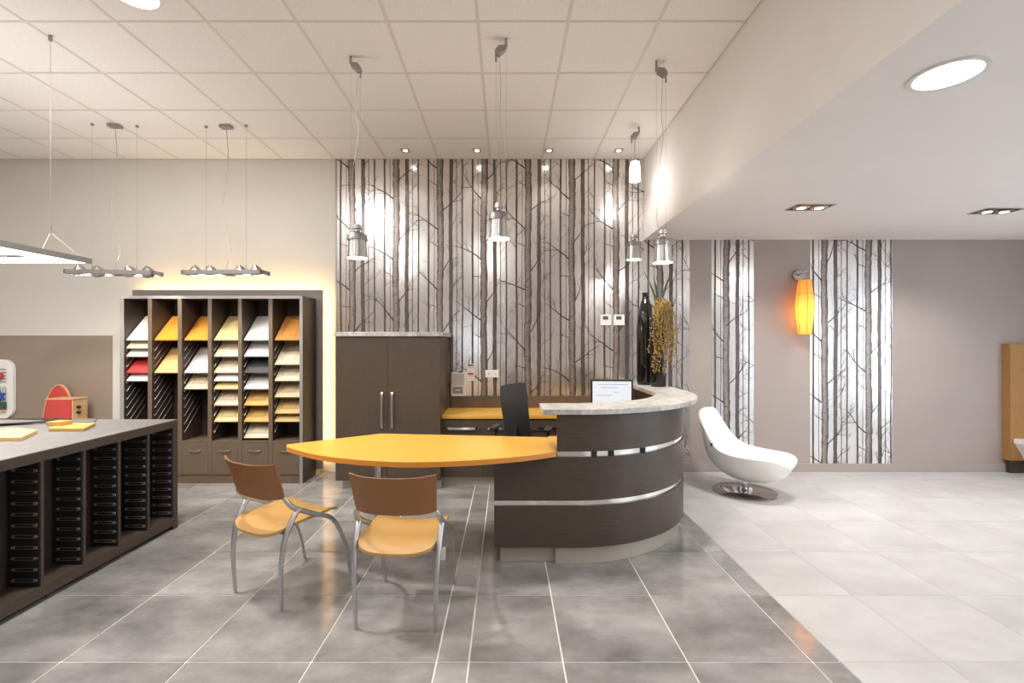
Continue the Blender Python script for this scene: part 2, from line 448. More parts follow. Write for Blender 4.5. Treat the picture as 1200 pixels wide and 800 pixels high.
# front wall and right wall with glazing (behind and beside the camera)
def glazed(name, n, axis, pos, ops, top, lo, hi, mat, th):
    # a wall along 'axis' at coordinate pos, with openings (a0, a1, z0, z1)
    def bb(u0, u1, w0, w1, p0=pos, p1=pos + th):
        return (u0, u1, p0, p1, w0, w1) if axis == 'x' else (p0, p1, u0, u1, w0, w1)
    mb = MB(); u = lo
    for a0, a1, z0, z1 in ops:
        for r in ((u, a0, -.2, top), (a0, a1, -.2, z0), (a0, a1, z1, top)): mb.box(*bb(*r))
        u = a1
    mb.box(*bb(u, hi, -.2, top))
    tag(mb.build(name, mat), kind='structure')
    for a0, a1, z0, z1 in ops:
        win = bpy.data.objects.new('window_%d' % n, None); COL.objects.link(win); tag(win, kind='structure'); n += 1
        k = max(1, round((a1 - a0) / 1.3)); t = .03
        for i in range(k):
            u0, u1 = lerp(a0, a1, i / k), lerp(a0, a1, (i + 1) / k)
            f_ = MB(); p0, p1 = pos + .03, pos + .09
            for r in ((u0, u0 + t, z0, z1), (u1 - t, u1, z0, z1), (u0 + t, u1 - t, z0, z0 + t), (u0 + t, u1 - t, z1 - t, z1)):
                f_.box(*bb(*r, p0, p1))
            f_.build('window_frame', 'alu_dark', win)
            MB().box(*bb(u0 + t, u1 - t, z0 + t, z1 - t, pos + .055, pos + .061)).build('pane', M['glass'], win)
m, nt, b = new_mat('window_glass')
tb = nd(nt, 'ShaderNodeBsdfTransparent'); gl = nd(nt, 'ShaderNodeBsdfGlossy'); gl.inputs['Roughness'].default_value = .02
mix = nd(nt, 'ShaderNodeMixShader'); mix.inputs[0].default_value = .06
nt.links.new(tb.outputs[0], mix.inputs[1]); nt.links.new(gl.outputs[0], mix.inputs[2])
nt.links.new(mix.outputs[0], nt.nodes['Material Output'].inputs['Surface']); nt.nodes.remove(b)
M['glass'] = m
glazed('wall_front', 1, 'x', YF - .15, [(-1.25, -.75, 1.0, 2.2)], ZC + .15, XL - .15, XR + .15, 'taupe', .15)
glazed('wall_right', 2, 'y', XR, [(-2.1, .3, .15, 2.6), (1.9, 3.6, .25, 2.5)], ZC + .15, YF, YB + .15, 'cream', .15)  # first opening is unseen, placed to add daylight clear of foil reflections

# ------------------------------------------------------------------ reception desk
desk = thing('reception_desk', 'curved dark wood reception desk with chrome bands and pale stone-look counter', 'reception desk', (0, 0, 0))
def jcurve(cx, cy, r, xl, ye, n=28):               # straight front, quarter arc, straight return to ye
    pts = [(xl, cy - r)] if xl < cx else []
    pts += [(cx + r * math.sin(a), cy - r * math.cos(a)) for a in (PI / 2 * k / n for k in range(n + 1))]
    pts.append((cx + r, ye)); return pts
def jring(cx, cy, r0, r1, xl, ye, z0, z1, c2=None):
    a = jcurve(cx, cy, r1, xl, ye); b_ = jcurve(*(c2 or (cx, cy)), r0, xl, ye)
    n = len(a); v = []
    for (p, q) in zip(a, b_):
        v += [(*p, z0), (*p, z1), (*q, z1), (*q, z0)]
    f = []
    for i in range(n - 1):
        for k in range(4): f.append((4 * i + k, 4 * i + 4 + k, 4 * i + 4 + (k + 1) % 4, 4 * i + (k + 1) % 4))
    f += [(3, 2, 1, 0), tuple(4 * (n - 1) + k for k in range(4))]
    mb = MB(); mb.add(v, f); return mb
WC = (.45, 4.275, 1.07); XE = YB - .03
xl0, xl1 = -.083, .342
for z0, z1, xl in ((.12, .401, xl0), (.438, .731, xl0), (.769, 1.02, xl1)):
    jring(WC[0], WC[1], WC[2] - .03, WC[2], xl, XE, z0, z1).build('curved_panel', 'desk_wood', desk, smooth=True)
for z0, z1, xl in ((.401, .438, xl0 + .004), (.731, .769, xl1 + .002)):
    tag(jring(WC[0], WC[1], WC[2] - .028, WC[2] - .012, xl, XE, z0, z1).build('metal_band', 'chrome', desk, smooth=True), label='polished chrome band')
for px in (696.5, 717.5, 759.5):
    p = P(px, 531, 3.22); th = math.asin(max(-1, min(1, (p.x - WC[0]) / WC[2])))
    q = (WC[0] + (WC[2] - .006) * math.sin(th), WC[1] - (WC[2] - .006) * math.cos(th))
    box('black_band_box', 'black', desk, q[0] - .018, q[0] + .018, q[1] - .006, q[1] + .006, .731, .769)  # small black boxes set on the upper metal band
jring(WC[0], WC[1] - .0, WC[2] - .05, WC[2] - .035, .334, XE, 0, .12).build('plinth', 'plinth', desk, smooth=True)
box('plinth', 'plinth', desk, -.042, .332, 3.275, 3.29, 0, .12)
box('carcass', 'desk_wood', desk, xl0 + .005, .33, 3.236, 3.75, .12, .715)
# counter slab with its own, wider arc
CC = (.44, 4.42)
jring(CC[0], CC[1], .90, 1.24, .243, XE, 1.02, 1.057).build('counter_top', 'stone', desk, smooth=True, bevel=.003)
# inner worktop behind the front
jring(WC[0], WC[1], .36, WC[2] - .034, .345, 4.93, .70, .735).build('worktop', 'orange', desk, smooth=True)

# ------------------------------------------------------------------ orange meeting table, joined to the desk
tb_ = thing('meeting_table', 'orange wing-shaped table with one steel post, joined to the reception desk', 'table', (0, 0, 0))
ZT = .77
back = [onz(652.8, 512, ZT), onz(446.8, 507.7, ZT)]
front = [onz(*p, ZT) for p in ((336, 523.3), (367.5, 531.8), (410, 537.5), (452.5, 540.3), (495, 541), (551.7, 539), (608, 534.7), (652, 529))]
fr = catmull(front, 4); fr[0].y += .0
pts = [(min(p.x, .340), p.y) for p in back[:1]] + [(back[1].x, back[1].y), (-1.588, 3.432)] + [(min(p.x, .340), p.y) for p in fr]
o = MB().prism(pts, ZT - .036, ZT).build('tabletop', 'orange', tb_, bevel=.003)
o.data.materials.append(M['orange_edge'])
for p in o.data.polygons:
    if abs(p.normal.z) < .5: p.material_index = 1
lp = onz(443.5, 648, 0)
MB().lathe([(.027, .012), (.027, ZT - .036)], 20, (lp.x, lp.y, 0)).build('leg', 'steel_tube', tb_, smooth=True)
MB().lathe([(.03, 0), (.03, .012)], 20, (lp.x, lp.y, 0)).build('foot', 'black', tb_)
MB().lathe([(.004, 0), (.004, .006)], 10, (.31, 3.36, ZT - .003)).build('joint_bolt', 'alu_dark', tb_)

# ------------------------------------------------------------------ visitor chairs
def visitor_chair(name, label, loc, rz):
    t = thing(name, label, 'chair', loc, rz, 'visitor chairs at the orange table')
    def seat(th):
        def g(u, v):
            s_, q = u * 2 - 1, v
            # rounded rear, nearly square front
            yv = lerp(-.305, .155, q)
            w = .212 * (1 - .11 * max(0, (.22 - q) / .22) ** 2.6) * (1 - .03 * max(0, q - .8) / .2)
            x = s_ * w
            y_ = yv + .038 * (s_ ** 4) * max(0, 1 - q * 2.2)
            z = .452 + .012 * math.cos(q * PI) * 0 - .020 * max(0, (.3 - q) / .3) ** 2 - .010 * (1 - s_ * s_) + .012 * s_ ** 4 - .015 * max(0, (q - .85) / .15) ** 2 + .012 * q
            return (x, y_, z - th)
        return g
    MB().sheet(seat(0), seat(.016), 16, 16).build('seat', 'tan', t, smooth=True)
    def bk(th):
        def g(u, v):
            s_ = u * 2 - 1
            w = lerp(.214, .228, v); x = s_ * w
            y_ = lerp(-.268, -.335, v) - .012 + .050 * abs(s_) ** 2.6
            z = lerp(.615, .822, v) + .012 * abs(s_) ** 3 * v + .010 * abs(s_) ** 6 * (1 - v)
            return (x, y_ - th, z)
        return g
    MB().sheet(bk(0), bk(.013), 18, 8).build('backrest', 'tan_shaded', t, smooth=True)
    for s_ in (-1, 1):
        fp = catmull([(s_ * .217, .25, 0), (s_ * .222, .205, .20), (s_ * .226, .10, .40), (s_ * .228, -.06, .49), (s_ * .226, -.185, .56), (s_ * .220, -.225, .605), (s_ * .212, -.243, .632)], 6)
        n = len(fp)
        MB().tube(fp, [lerp(.0095, .0155, min(1, i / (n * .55))) * (1 if i < n - 6 else lerp(1, .45, (i - n + 7) / 6)) for i in range(n)], 10).build('leg', 'steel_tube', t, smooth=True)
        rp = catmull([(s_ * .211, -.25, 0), (s_ * .216, -.262, .20), (s_ * .222, -.245, .38), (s_ * .227, -.19, .50), (s_ * .228, -.15, .545)], 6)
        n = len(rp)
        MB().tube(rp, [lerp(.0095, .0155, min(1, i / (n * .6))) for i in range(n)], 10).build('leg', 'steel_tube', t, smooth=True)
        MB().tube([(s_ * .222, .06, .435), (s_ * .17, .06, .436)], .010, 8).build('seat_bracket', 'alu_dark', t)
        MB().tube([(s_ * .224, -.22, .43), (s_ * .17, -.2, .428)], .010, 8).build('seat_bracket', 'alu_dark', t)
    MB().tube([(-.2, .06, .427), (.2, .06, .427)], .010, 8).build('cross_bar', 'alu_dark', t)
    MB().tube([(-.21, -.21, .412), (.21, -.21, .412)], .010, 8).build('cross_bar', 'alu_dark', t)
    return t
visitor_chair('visitor_chair', 'caramel chair with steel legs, turned at an angle by the table tip', (-1.328, 2.985, 0), R(-28))
visitor_chair('visitor_chair', 'caramel chair with steel legs, squarely facing the long table edge', (-.563, 2.733, 0), R(-3.8))

# small white floor box by the chair leg
p = onz(519.5, 655, 0)
o = thing('floor_outlet', 'small white power outlet box on the floor under the orange table', 'outlet', p)
box('housing', 'white', o, -.016, .016, -.02, .02, 0, .078, .003)
box('cover', 'off_white', o, -.012, .012, -.0225, -.02, .01, .065)

# ------------------------------------------------------------------ tall cabinet and low back counter
YT = 4.86
xa, xb = P(393, 0, YT).x, P(516, 0, YT).x
ZTC = P(0, 394, YT).z
t = thing('tall_cabinet', 'tall dark wood two-door cabinet with pale stone-look top', 'cabinet', (xa, YT, 0))
w = xb - xa; D = YB - .012 - YT
box('body', 'cab_wood', t, 0, w, .02, D, .092, ZTC)
xm = P(454, 0, YT).x - xa
for k, (x0, x1) in enumerate(((.001, xm - .0015), (xm + .0015, w - .001))):
    d = box('door', 'cab_wood', t, x0, x1, 0, .019, .095, ZTC - .002, .001)
    hx = P(448 if k == 0 else 460, 0, YT).x - xa
    z0, z1 = P(0, 501.5, YT).z, P(0, 459, YT).z
    hp = catmull([(hx, 0, z0), (hx, -.022, z0 + .02), (hx, -.034, (z0 + z1) / 2), (hx, -.022, z1 - .02), (hx, 0, z1)], 6)
    mb = MB(); prof = []
    for q in hp: prof.append(q)
    v = []; f = []
    for q in prof: v += [(q.x - .011, q.y, q.z), (q.x + .011, q.y, q.z), (q.x + .011, q.y - .005, q.z), (q.x - .011, q.y - .005, q.z)]
    for i in range(len(prof) - 1):
        for c in range(4): f.append((4 * i + c, 4 * i + (c + 1) % 4, 4 * i + 4 + (c + 1) % 4, 4 * i + 4 + c))
    f += [(0, 1, 2, 3), tuple(4 * (len(prof) - 1) + c for c in range(4))]
    mb.add(v, f); tag(mb.build('handle', 'alu', d, smooth=True), label='bowed satin metal handle')
box('top', 'stone', t, -.012, w + .03, -.02, D, ZTC, ZTC + .045, .003)
box('plinth', 'plinth', t, .05, w, .07, D, 0, .092)

YC = 4.97
bx0 = xb + .0005; bx1 = 1.47
t = thing('back_counter', 'low dark wood drawer counter with orange worktop along the birch wallpaper', 'counter', (bx0, YC, 0))
wid = bx1 - bx0; D = YB - .012 - YC
box('body', 'cab_wood', t, 0, wid, .04, D, .092, .705)
box('worktop', 'orange', t, 0, wid, 0, D - .02, .71, .75, .002)
box('upstand', 'rack_wood', t, .04, wid, D - .02, D, .75, P(0, 463.5, YB).z, .001)
dx = [P(q, 0, YC).x - bx0 for q in (517.5, 566, 615, 664, 713)] + [wid]
dx[0] = 0
for i in range(len(dx) - 1):
    for (z0, z1, hz) in ((.485, .70, .61), (.095, .48, None)):
        d = box('drawer', 'cab_wood', t, dx[i] + .0015, dx[i + 1] - .0015, .02, .04, z0, z1, .001)
        if hz:
            a, b_ = dx[i] + .03, dx[i + 1] - .03
            hp = catmull([(a, .02, hz), (a + .03, -.008, hz), ((a + b_) / 2, -.014, hz), (b_ - .03, -.008, hz), (b_, .02, hz)], 5)
            v = []; f = []
            for q in hp: v += [(q.x, q.y, q.z - .012), (q.x, q.y, q.z + .012), (q.x, q.y - .005, q.z + .012), (q.x, q.y - .005, q.z - .012)]
            for k in range(len(hp) - 1):
                for c in range(4): f.append((4 * k + c, 4 * k + (c + 1) % 4, 4 * k + 4 + (c + 1) % 4, 4 * k + 4 + c))
            f += [(0, 1, 2, 3), tuple(4 * (len(hp) - 1) + c for c in range(4))]
            MB().add(v, f).build('handle', 'chrome', d, smooth=True)
box('plinth', 'plinth', t, .001, wid, .07, D, 0, .092)

# ------------------------------------------------------------------ office chair behind the desk
oc = thing('office_chair', 'black mesh-back office chair behind the reception desk', 'office chair', (P(607, 0, 4.45).x, 4.45, 0), R(-14))
def ob(th):
    def g(u, v):
        s_ = u * 2 - 1; w = lerp(.118, .128, v) * (1 - .06 * v ** 8)
        return (s_ * w + lerp(.025, -.04, v), -.03 - .05 * math.sin(v * PI * .9) + .02 * s_ * s_ - th, lerp(.60, 1.125, v) - .012 * s_ ** 4 * v + .018 * s_ * v)
    return g
MB().sheet(ob(0), ob(.025), 10, 14).build('backrest', 'mesh_black', oc, smooth=True)
def osl(th):
    def g(u, v):
        s_ = u * 2 - 1
        return (s_ * .22 * (1 - .1 * (2 * v - 1) ** 4), lerp(-.02, .43, v), .505 + .012 * s_ * s_ - .02 * max(0, v - .8) / .2 - th)
    return g
MB().sheet(osl(0), osl(.06), 10, 10).build('seat', 'mesh_black', oc, smooth=True)
for s_ in (-1, 1):
    a = box('armrest', 'black', oc, s_ * .26 - .035, s_ * .26 + .035, .05, .27, .665, .695, .01)
    MB().tube(catmull([(s_ * .26, .16, .665), (s_ * .26, .15, .55), (s_ * .24, .15, .47), (s_ * .15, .15, .44)], 4), .016, 8).build('arm_post', 'black', a)
MB().tube(catmull([(0, .2, .43), (0, -.03, .45), (0, -.09, .55), (0, -.075, .8)], 5), .02, 8).build('spine', 'black', oc)
MB().lathe([(.03, .08), (.03, .28), (.02, .28), (.02, .445)], 14, (0, .2, 0)).build('gas_lift', 'black', oc, smooth=True)
for k in range(5):
    a = 2 * PI * k / 5 + .3; c, s_ = math.cos(a), math.sin(a)
    l_ = MB().tube([(0, .2, .10), (.27 * c, .2 + .27 * s_, .065)], [.025, .016], 8).build('base_arm', 'black', oc)
    MB().tube([(.27 * c - .02 * s_, .2 + .27 * s_ + .02 * c, .028), (.27 * c + .02 * s_, .2 + .27 * s_ - .02 * c, .028)], .028, 12).build('castor', 'black', l_)

# ------------------------------------------------------------------ monitor
YM = 4.55
mo = thing('computer_monitor', 'black-framed monitor with a lit white page behind the counter', 'monitor', (P(717, 0, YM).x, YM, .735), R(-6))
mw = .40; zt = P(0, 444.5, YM).z - .735; zb = zt - .30
box('housing', 'black', mo, -mw / 2, mw / 2, 0, .035, zb, zt, .004)
s_ = box('screen', 'screen', mo, -mw / 2 + .018, mw / 2 - .018, -.002, .0, zb + .02, zt - .018)
for k, (a, b_, z) in enumerate(((-.13, .15, .045), (-.10, .05, .075), (.02, .06, .12), (-.14, .0, .15))):
    box('page_line', 'screen_ink', s_, a, b_, -.0026, -.002, zt - z - .005, zt - z)
MB().tube([(0, .04, zb + .12), (0, .06, .015)], .018, 8).build('stand_neck', 'black', mo)
MB().prism([(x, y + .06) for x, y in rounded(.24, .17, .05)], 0, .014).build('stand_foot', 'black', mo)

# ------------------------------------------------------------------ vases with berries and blades
def vase(label, px, py, r, h, neck):
    p = onz(px, py, 1.057)
    t = MB().lathe([(r * .88, 0), (r * .97, .03), (r, .25 * h), (r * .99, .62 * h), (r * .92, .74 * h), (r * .72, .84 * h), (r * .47, .91 * h), (neck, .945 * h), (neck, .985 * h), (neck * 1.12, h), (neck * .8, h), (neck * .75, .93 * h)], 32).build('vase', 'black_gloss', None, smooth=True, loc=p)
    tag(t, label, 'vase', 'glossy black bottle vases on the counter'); return p
v1 = vase('taller glossy black bottle vase standing bare on the counter', 756.5, 450.2, .093, .985, .032)
v2 = vase('shorter glossy black bottle vase half hidden by hanging golden berries', 771.5, 452.6, .082, .80, .032)
top = v2 + Vector((0, 0, .80))
pl = thing('berry_branch', 'branch of golden berries and dark green blades in the shorter black vase', 'plant', top)
rr = random.Random(21)
mb_b = MB(); mb_s = MB()
ico = bmesh.new(); bmesh.ops.create_icosphere(ico, subdivisions=1, radius=1)
iv = [v.co.copy() for v in ico.verts]; if_ = [tuple(v.index for v in f.verts) for f in ico.faces]; ico.free()
for k in range(44):
    a = rr.uniform(0, 2 * PI); rad = rr.uniform(.03, .16); ln = rr.uniform(.22, .66)
    c, s_ = math.cos(a), math.sin(a)
    x_off = c * rad * .95 - .005; y_off = -abs(s_) * rad * .55 - .09
    path = catmull([(0, 0, -.05), (x_off * .35, y_off * .5, .05 + rr.uniform(0, .06)), (x_off * .8, y_off * .9, -.02), (x_off + rr.uniform(-.02, .02), y_off, -ln * .55), (x_off + rr.uniform(-.035, .035) - .05 * (ln > .55), y_off, -ln)], 5)
    mb_s.tube(path, .0022, 4)
    for q in path[8:]:
        for _ in range(2):
            pp = q + Vector((rr.uniform(-.011, .011), rr.uniform(-.011, .011), rr.uniform(-.016, .016))); rd = rr.uniform(.005, .0085)
            mb_b.add([pp + v * rd for v in iv], if_)
st = mb_s.build('stem', 'stem', pl)
tag(st, kind='stuff')
tag(mb_b.build('berries', 'berry', pl), kind='stuff')
for (px, py, bend) in ((753, 318, .05), (764.5, 324, .02), (789, 312, -.04)):
    e = P(px, py, v2.y) - top
    def blade(th):
        def g(u, v):
            wd = .013 * (1 - v ** 3) * (.35 + .65 * min(1, v * 4)) + .0008
            return (e.x * v + bend * math.sin(v * PI) * .5 + (u * 2 - 1) * wd, -.01 + (abs(u * 2 - 1)) * .004 - th - .03 * v, lerp(-.06, e.z, v))
        return g
    MB().sheet(blade(0), blade(.0015), 4, 12).build('leaf', 'leaf', pl, smooth=True)

# ------------------------------------------------------------------ white swivel lounge chair
lc = thing('lounge_chair', 'white moulded swivel lounge chair on a round chrome disc base', 'lounge chair', (2.405, 4.80, 0), R(-54))
MB().lathe([(.30, 0), (.30, .010), (.29, .016), (.05, .020)], 48).build('base_disc', 'shaded_chrome', lc, smooth=True)
MB().lathe([(.045, .016), (.024, .03), (.024, .20)], 20).build('column', 'chrome', lc, smooth=True)
prof = [(-.404, .812, .03), (-.403, .807, .10), (-.398, .79, .155), (-.386, .75, .195), (-.368, .69, .218), (-.338, .60, .232), (-.295, .50, .25), (-.225, .405, .28), (-.12, .345, .31), (.02, .325, .335), (.17, .33, .335), (.30, .348, .305), (.385, .358, .24), (.43, .350, .15), (.447, .343, .04)]
cl = catmull(prof, 3)
def cup(v):
    # how far the rims stand proud of the centre line, square to the profile
    return .02 + .085 * math.sin(PI * min(1, max(0, (v - .25) / .75))) ** 1.2
NS = len(cl) - 1
def shell_top(u, v):
    i = min(NS, round(v * NS)); p = cl[i]; a = cl[max(0, i - 1)]; b_ = cl[min(NS, i + 1)]
    t_ = Vector((b_.x - a.x, 0, b_.y - a.y)).normalized(); n_ = Vector((-t_.z, 0, t_.x))
    if n_.z < 0 and v > .5: n_ = -n_
    s_ = u * 2 - 1
    base = Vector((p.x, 0, p.y)) + n_ * (cup(v) * abs(s_) ** 2.4 - .02)
    return base + Vector((0, s_ * p.z * (1 - .10 * abs(s_) ** 6), 0))
def shell_bot(u, v):
    q = shell_top(u, v); i = min(NS, round(v * NS)); p = cl[i]
    a = cl[max(0, i - 1)]; b_ = cl[min(NS, i + 1)]
    t_ = Vector((b_.x - a.x, 0, b_.y - a.y)).normalized(); n_ = Vector((-t_.z, 0, t_.x))
    s_ = abs(u * 2 - 1)
    deep = .018 + (.165 * math.sin(PI * min(1, max(0, (v - .30) / .69))) ** 1.3) * (1 - s_ ** 2.5)
    return q - n_ * deep
MB().sheet(shell_top, shell_bot, 24, NS).build('shell', 'shell', lc, smooth=True)
q = shell_top(0, 20 / NS)
MB().tube([q + Vector((0, .012, 0)), q + Vector((-.004, -.012, -.004))], .017, 12).build('side_button', 'chrome', lc)

# ------------------------------------------------------------------ backlit sample rack
YR = 5.08
rx0, rx1 = P(140.5, 0, YR).x, P(354.5, 0, YR).x
ZR = P(0, 346.5, YR).z
rk = thing('sample_rack', 'dark wood display rack with six open bays of slanted sample boards', 'display rack', (0, YR, 0))
RD = .35
e = [140.5, 145]; div = [(173.2, 178), (208.3, 213), (243.5, 248), (279, 283.3), (314.6, 319.3)]
X = lambda px: P(px, 0, YR).x
def edged(name, x0, x1, z0, z1, y1=RD, front='silver_edge'):
    b1 = box(name, 'rack_dark', rk, x0, x1, .006, y1, z0, z1)
    box('edge_strip', front, b1, x0, x1, 0, .006, z0, z1)
    return b1
edged('side_panel', rx0, X(145), 0, ZR); edged('side_panel', X(351), rx1, 0, ZR)
edged('top_panel', X(145), X(351), ZR - .03, ZR)
for a, b_ in div: edged('divider', X(a), X(b_), .09, ZR - .03, front='rack_wood')
box('back_panel', 'rack_dark', rk, X(145), X(351), RD - .012, RD, .09, ZR - .03)
box('plinth', 'rack_wood', rk, X(145), X(351), .01, .03, 0, .09)
ZS = P(0, 516.5, YR).z
bays = [(145, 173.2)] + [(div[i][1], div[i + 1][0]) for i in range(4)] + [(319.3, 351)]
for a, b_ in bays:
    box('bay_floor', 'rack_wood', rk, X(a), X(b_), 0, RD - .012, ZS - .02, ZS)
    d = box('drawer', 'rack_wood', rk, X(a) + .002, X(b_) - .002, .0, .018, .095, ZS - .023, .0015)
    xm = (X(a) + X(b_)) / 2; hz = P(0, 527, YR).z
    hp = catmull([(xm - .065, 0, hz), (xm - .05, -.02, hz - .004), (xm, -.028, hz - .010), (xm + .05, -.02, hz - .004), (xm + .065, 0, hz)], 5)
    MB().tube(hp, .0055, 8).build('handle', 'alu', d, smooth=True)
SL = .0865; Z0 = P(0, 398, YR).z - .005
for a, b_ in bays:
    xw = X(a)
    for k in range(1, 13):
        zf = P(0, 398 + 9.6 * k, YR).z - .030
        if zf < ZS + .03: break
        L_ = min(.27, (ZR - .05 - zf))
        MB().tube([(xw + .012, .012, zf + .022), (xw + .012, .024, zf - .002), (xw + .012, .024 + L_, zf + L_)], .0032, 5).build('rail', 'wire', rk)
bc = {'white': (.70, .67, .62), 'cream': (.60, .50, .36), 'red': (.55, .05, .05), 'orange': (.66, .27, .03), 'light orange': (.82, .50, .20),
      'pale yellow': (.60, .46, .22), 'light grey': (.58, .56, .54), 'charcoal': (.05, .05, .055), 'golden wood': (.54, .33, .09), 'orange wood': (.46, .20, .045), 'beige': (.52, .40, .24), 'tan': (.50, .33, .13)}
for k, c in bc.items():
    M['board_' + k] = wood('board_' + k.replace(' ', '_'), tuple(x * .93 for x in c), c, (14, 2, 14), .42, 5)
FR = {'cream', 'pale yellow', 'golden wood', 'orange wood', 'beige', 'tan'}
lay_ = [[('white', 398), ('cream', 408), ('white', 417.3), ('red', 436), ('white', 445.6)],
        [('orange', 398), ('light orange', 436)],
        [('orange', 398), ('white', 436), ('cream', 455.5)],
        [('pale yellow', 398), ('cream', 418), ('cream', 437), ('white', 446.5), ('pale yellow', 456), ('cream', 475.5), ('pale yellow', 494.3)],
        [('light grey', 398), ('light grey', 418), ('charcoal', 437), ('light grey', 456.5), ('golden wood', 476), ('golden wood', 495), ('cream', 514)],
        [('orange wood', 398), ('cream', 428), ('cream', 447), ('beige', 466.5), ('tan', 486), ('tan', 495.5)]]
ordn = ['topmost', 'second', 'third', 'fourth', 'fifth', 'sixth', 'lowest']
bayn = ['the bay farthest from the tall cabinet', 'the second rack bay from the beige wall field', 'the third rack bay from the beige wall field', 'the third rack bay from the tall cabinet', 'the second rack bay from the tall cabinet', 'the rack bay nearest the tall cabinet']
for bi, ((a, b_), boards) in enumerate(zip(bays, lay_)):
    for k, (kind, py) in enumerate(boards):
        w = X(b_) - X(a) - .020; L_ = .385; th = .016
        zf = P(0, 398 + 9.6 * round((py - 398) / 9.6), YR).z
        if zf - .02 < ZS: zf = ZS + .022
        mb = MB()
        if kind in FR:
            fw = .055; mb.box(-w / 2, w / 2, 0, L_, -th, -.005)
            for r in ((-w / 2, -w / 2 + fw, 0, L_), (w / 2 - fw, w / 2, 0, L_), (-w / 2 + fw, w / 2 - fw, 0, fw), (-w / 2 + fw, w / 2 - fw, L_ - fw, L_)): mb.box(*r, -.005, 0)
            mb.box(-w / 2 + fw + .018, w / 2 - fw - .018, fw + .018, L_ - fw - .018, -.005, -.001)
        else:
            mb.box(-w / 2, w / 2, 0, L_, -th, 0)
        o = mb.build('sample_board', 'board_' + kind, None, bevel=.0015, loc=((X(a) + X(b_)) / 2, YR + .020, zf))
        o.rotation_euler = (R(44.5), 0, 0)
        pos = 'lowest' if k == len(boards) - 1 else ordn[k]
        tag(o, f'{kind} sample board, {pos} in {bayn[bi]}', 'sample board', 'slanted sample boards in the display rack')

# backing panel with led strips
YP = 5.435
px0, px1 = P(155, 0, YP).x, P(378, 0, YP).x; ZP = P(0, 339.5, YP).z
bp = thing('backing_panel', 'tall dark panel behind the sample rack, edged by a warm glow', 'panel', (0, YP, 0))
box('board', 'panel_grey', bp, px0, px1, 0, .02, .06, ZP, .001)
for q in (px0 + .2, px1 - .2): box('wall_bracket', 'alu_dark', bp, q - .02, q + .02, .02, YB - YP - .001, .3, 1.9)
tag(box('led_strip', 'led', bp, px0 + .06, px1 - .06, .022, .034, ZP - .05, ZP - .035), label='warm glowing led strip')
tag(box('led_strip', 'led', bp, px1 - .05, px1 - .035, .022, .034, .15, ZP - .06), label='warm glowing led strip')

# ------------------------------------------------------------------ sample island
XI, YI = -2.68, 3.875; ZI = .88; YN = 1.6; XW = -4.6
isl = thing('sample_island', 'dark wood sample island with charcoal worktop and open bays of runners', 'counter', (0, 0, 0))
box('worktop', 'island_top', isl, XW, XI, YN, YI, ZI - .006, ZI)
box('worktop_edge', 'island_wood', isl, XW, XI, YN, YI, ZI - .062, ZI - .006)
dv = [3.823, 3.552, 3.284, 3.010, 2.736, 2.456, 2.176, 1.896, 1.616]
box('end_panel', 'island_wood', isl, XW, XI, dv[0], YI, .0, ZI - .062)
box('bottom_board', 'island_wood', isl, XW, XI, YN, dv[0], .035, .10)
box('plinth', 'rack_dark', isl, XW, XI - .05, YN, dv[0], 0, .035)
box('back_board', 'rack_dark', isl, XI - .215, XI - .20, YN, dv[0], .10, ZI - .062)
def loop_mesh():
    mb = MB(); w, h = .150, .016
    pts = [(x, 0, z) for x, z in rounded(w, h, h / 2 - .0005, 3)]; pts.append(pts[0])
    mb.tube(pts, .0017, 4)
    for s_ in (-1, 1): mb.tube([(s_ * (w / 2 - .014), .002, 0), (s_ * (w / 2 - .014), -.004, 0)], .0065, 6)
    me = bpy.data.meshes.new('runner_loop'); me.from_pydata(mb.v, [], mb.f); me.materials.append(M['wire']); return me
lm = loop_mesh()
for k, y in enumerate(dv):
    if k: box('divider', 'island_wood', isl, XI - .20, XI, y, y + .018, .10, ZI - .062)
    r_ = box('runner_panel', 'black_panel', isl, XI - .185, XI - .006, y - .006, y, .105, ZI - .066)
    if k < 6:
        for q in range(11): link('runner_loop', lm, r_, loc=(XI - .088, y - .0085, .137 + q * .0632))

def slab(name, label, cat, pts, z, th, mat, group=None, extra=None):
    o = MB().prism(pts, z, z + th).build(name, mat, None, bevel=.002)
    return tag(o, label, cat, group)
def tb2(*p): return [tuple(onz(a, b_, ZI).xy) for a, b_ in p]
G1 = 'loose samples on the island worktop'
# dark sheets at the far side, wooden pieces nearer
slab('dark_sample_sheet', 'lowest large dark grey sample sheet of the fan on the island', 'sample sheet', [(-4.35, 3.61), (-3.60, 3.62), (-3.24, 3.74), (-3.32, 3.86), (-4.35, 3.86)], ZI, .008, 'alu_dark', G1)
slab('dark_sample_sheet', 'black sample sheet in the middle of the fan on the island', 'sample sheet', [(-4.4, 3.57), (-3.72, 3.58), (-3.44, 3.68), (-3.50, 3.83), (-4.38, 3.82)], ZI + .008, .008, 'black', G1)
slab('dark_sample_sheet', 'uppermost grey-brown sample sheet of the fan on the island', 'sample sheet', [(-4.5, 3.52), (-3.80, 3.53), (-3.56, 3.66), (-4.4, 3.76)], ZI + .016, .010, 'island_top', G1)
slab('wood_sample', 'long golden wood sample plank under a small block on the island', 'wood sample', tb2((57, 505.5), (98, 505.5), (112, 498.5), (70, 498.5)), ZI, .022, 'board_golden wood', G1)
bl = onz(68, 501.5, ZI)
slab('wood_sample', 'small golden wood block lying on the long wood plank', 'wood sample', [(bl.x - .05, bl.y - .04), (bl.x + .05, bl.y - .04), (bl.x + .06, bl.y + .05), (bl.x - .04, bl.y + .05)], ZI + .022, .03, 'board_golden wood', G1)
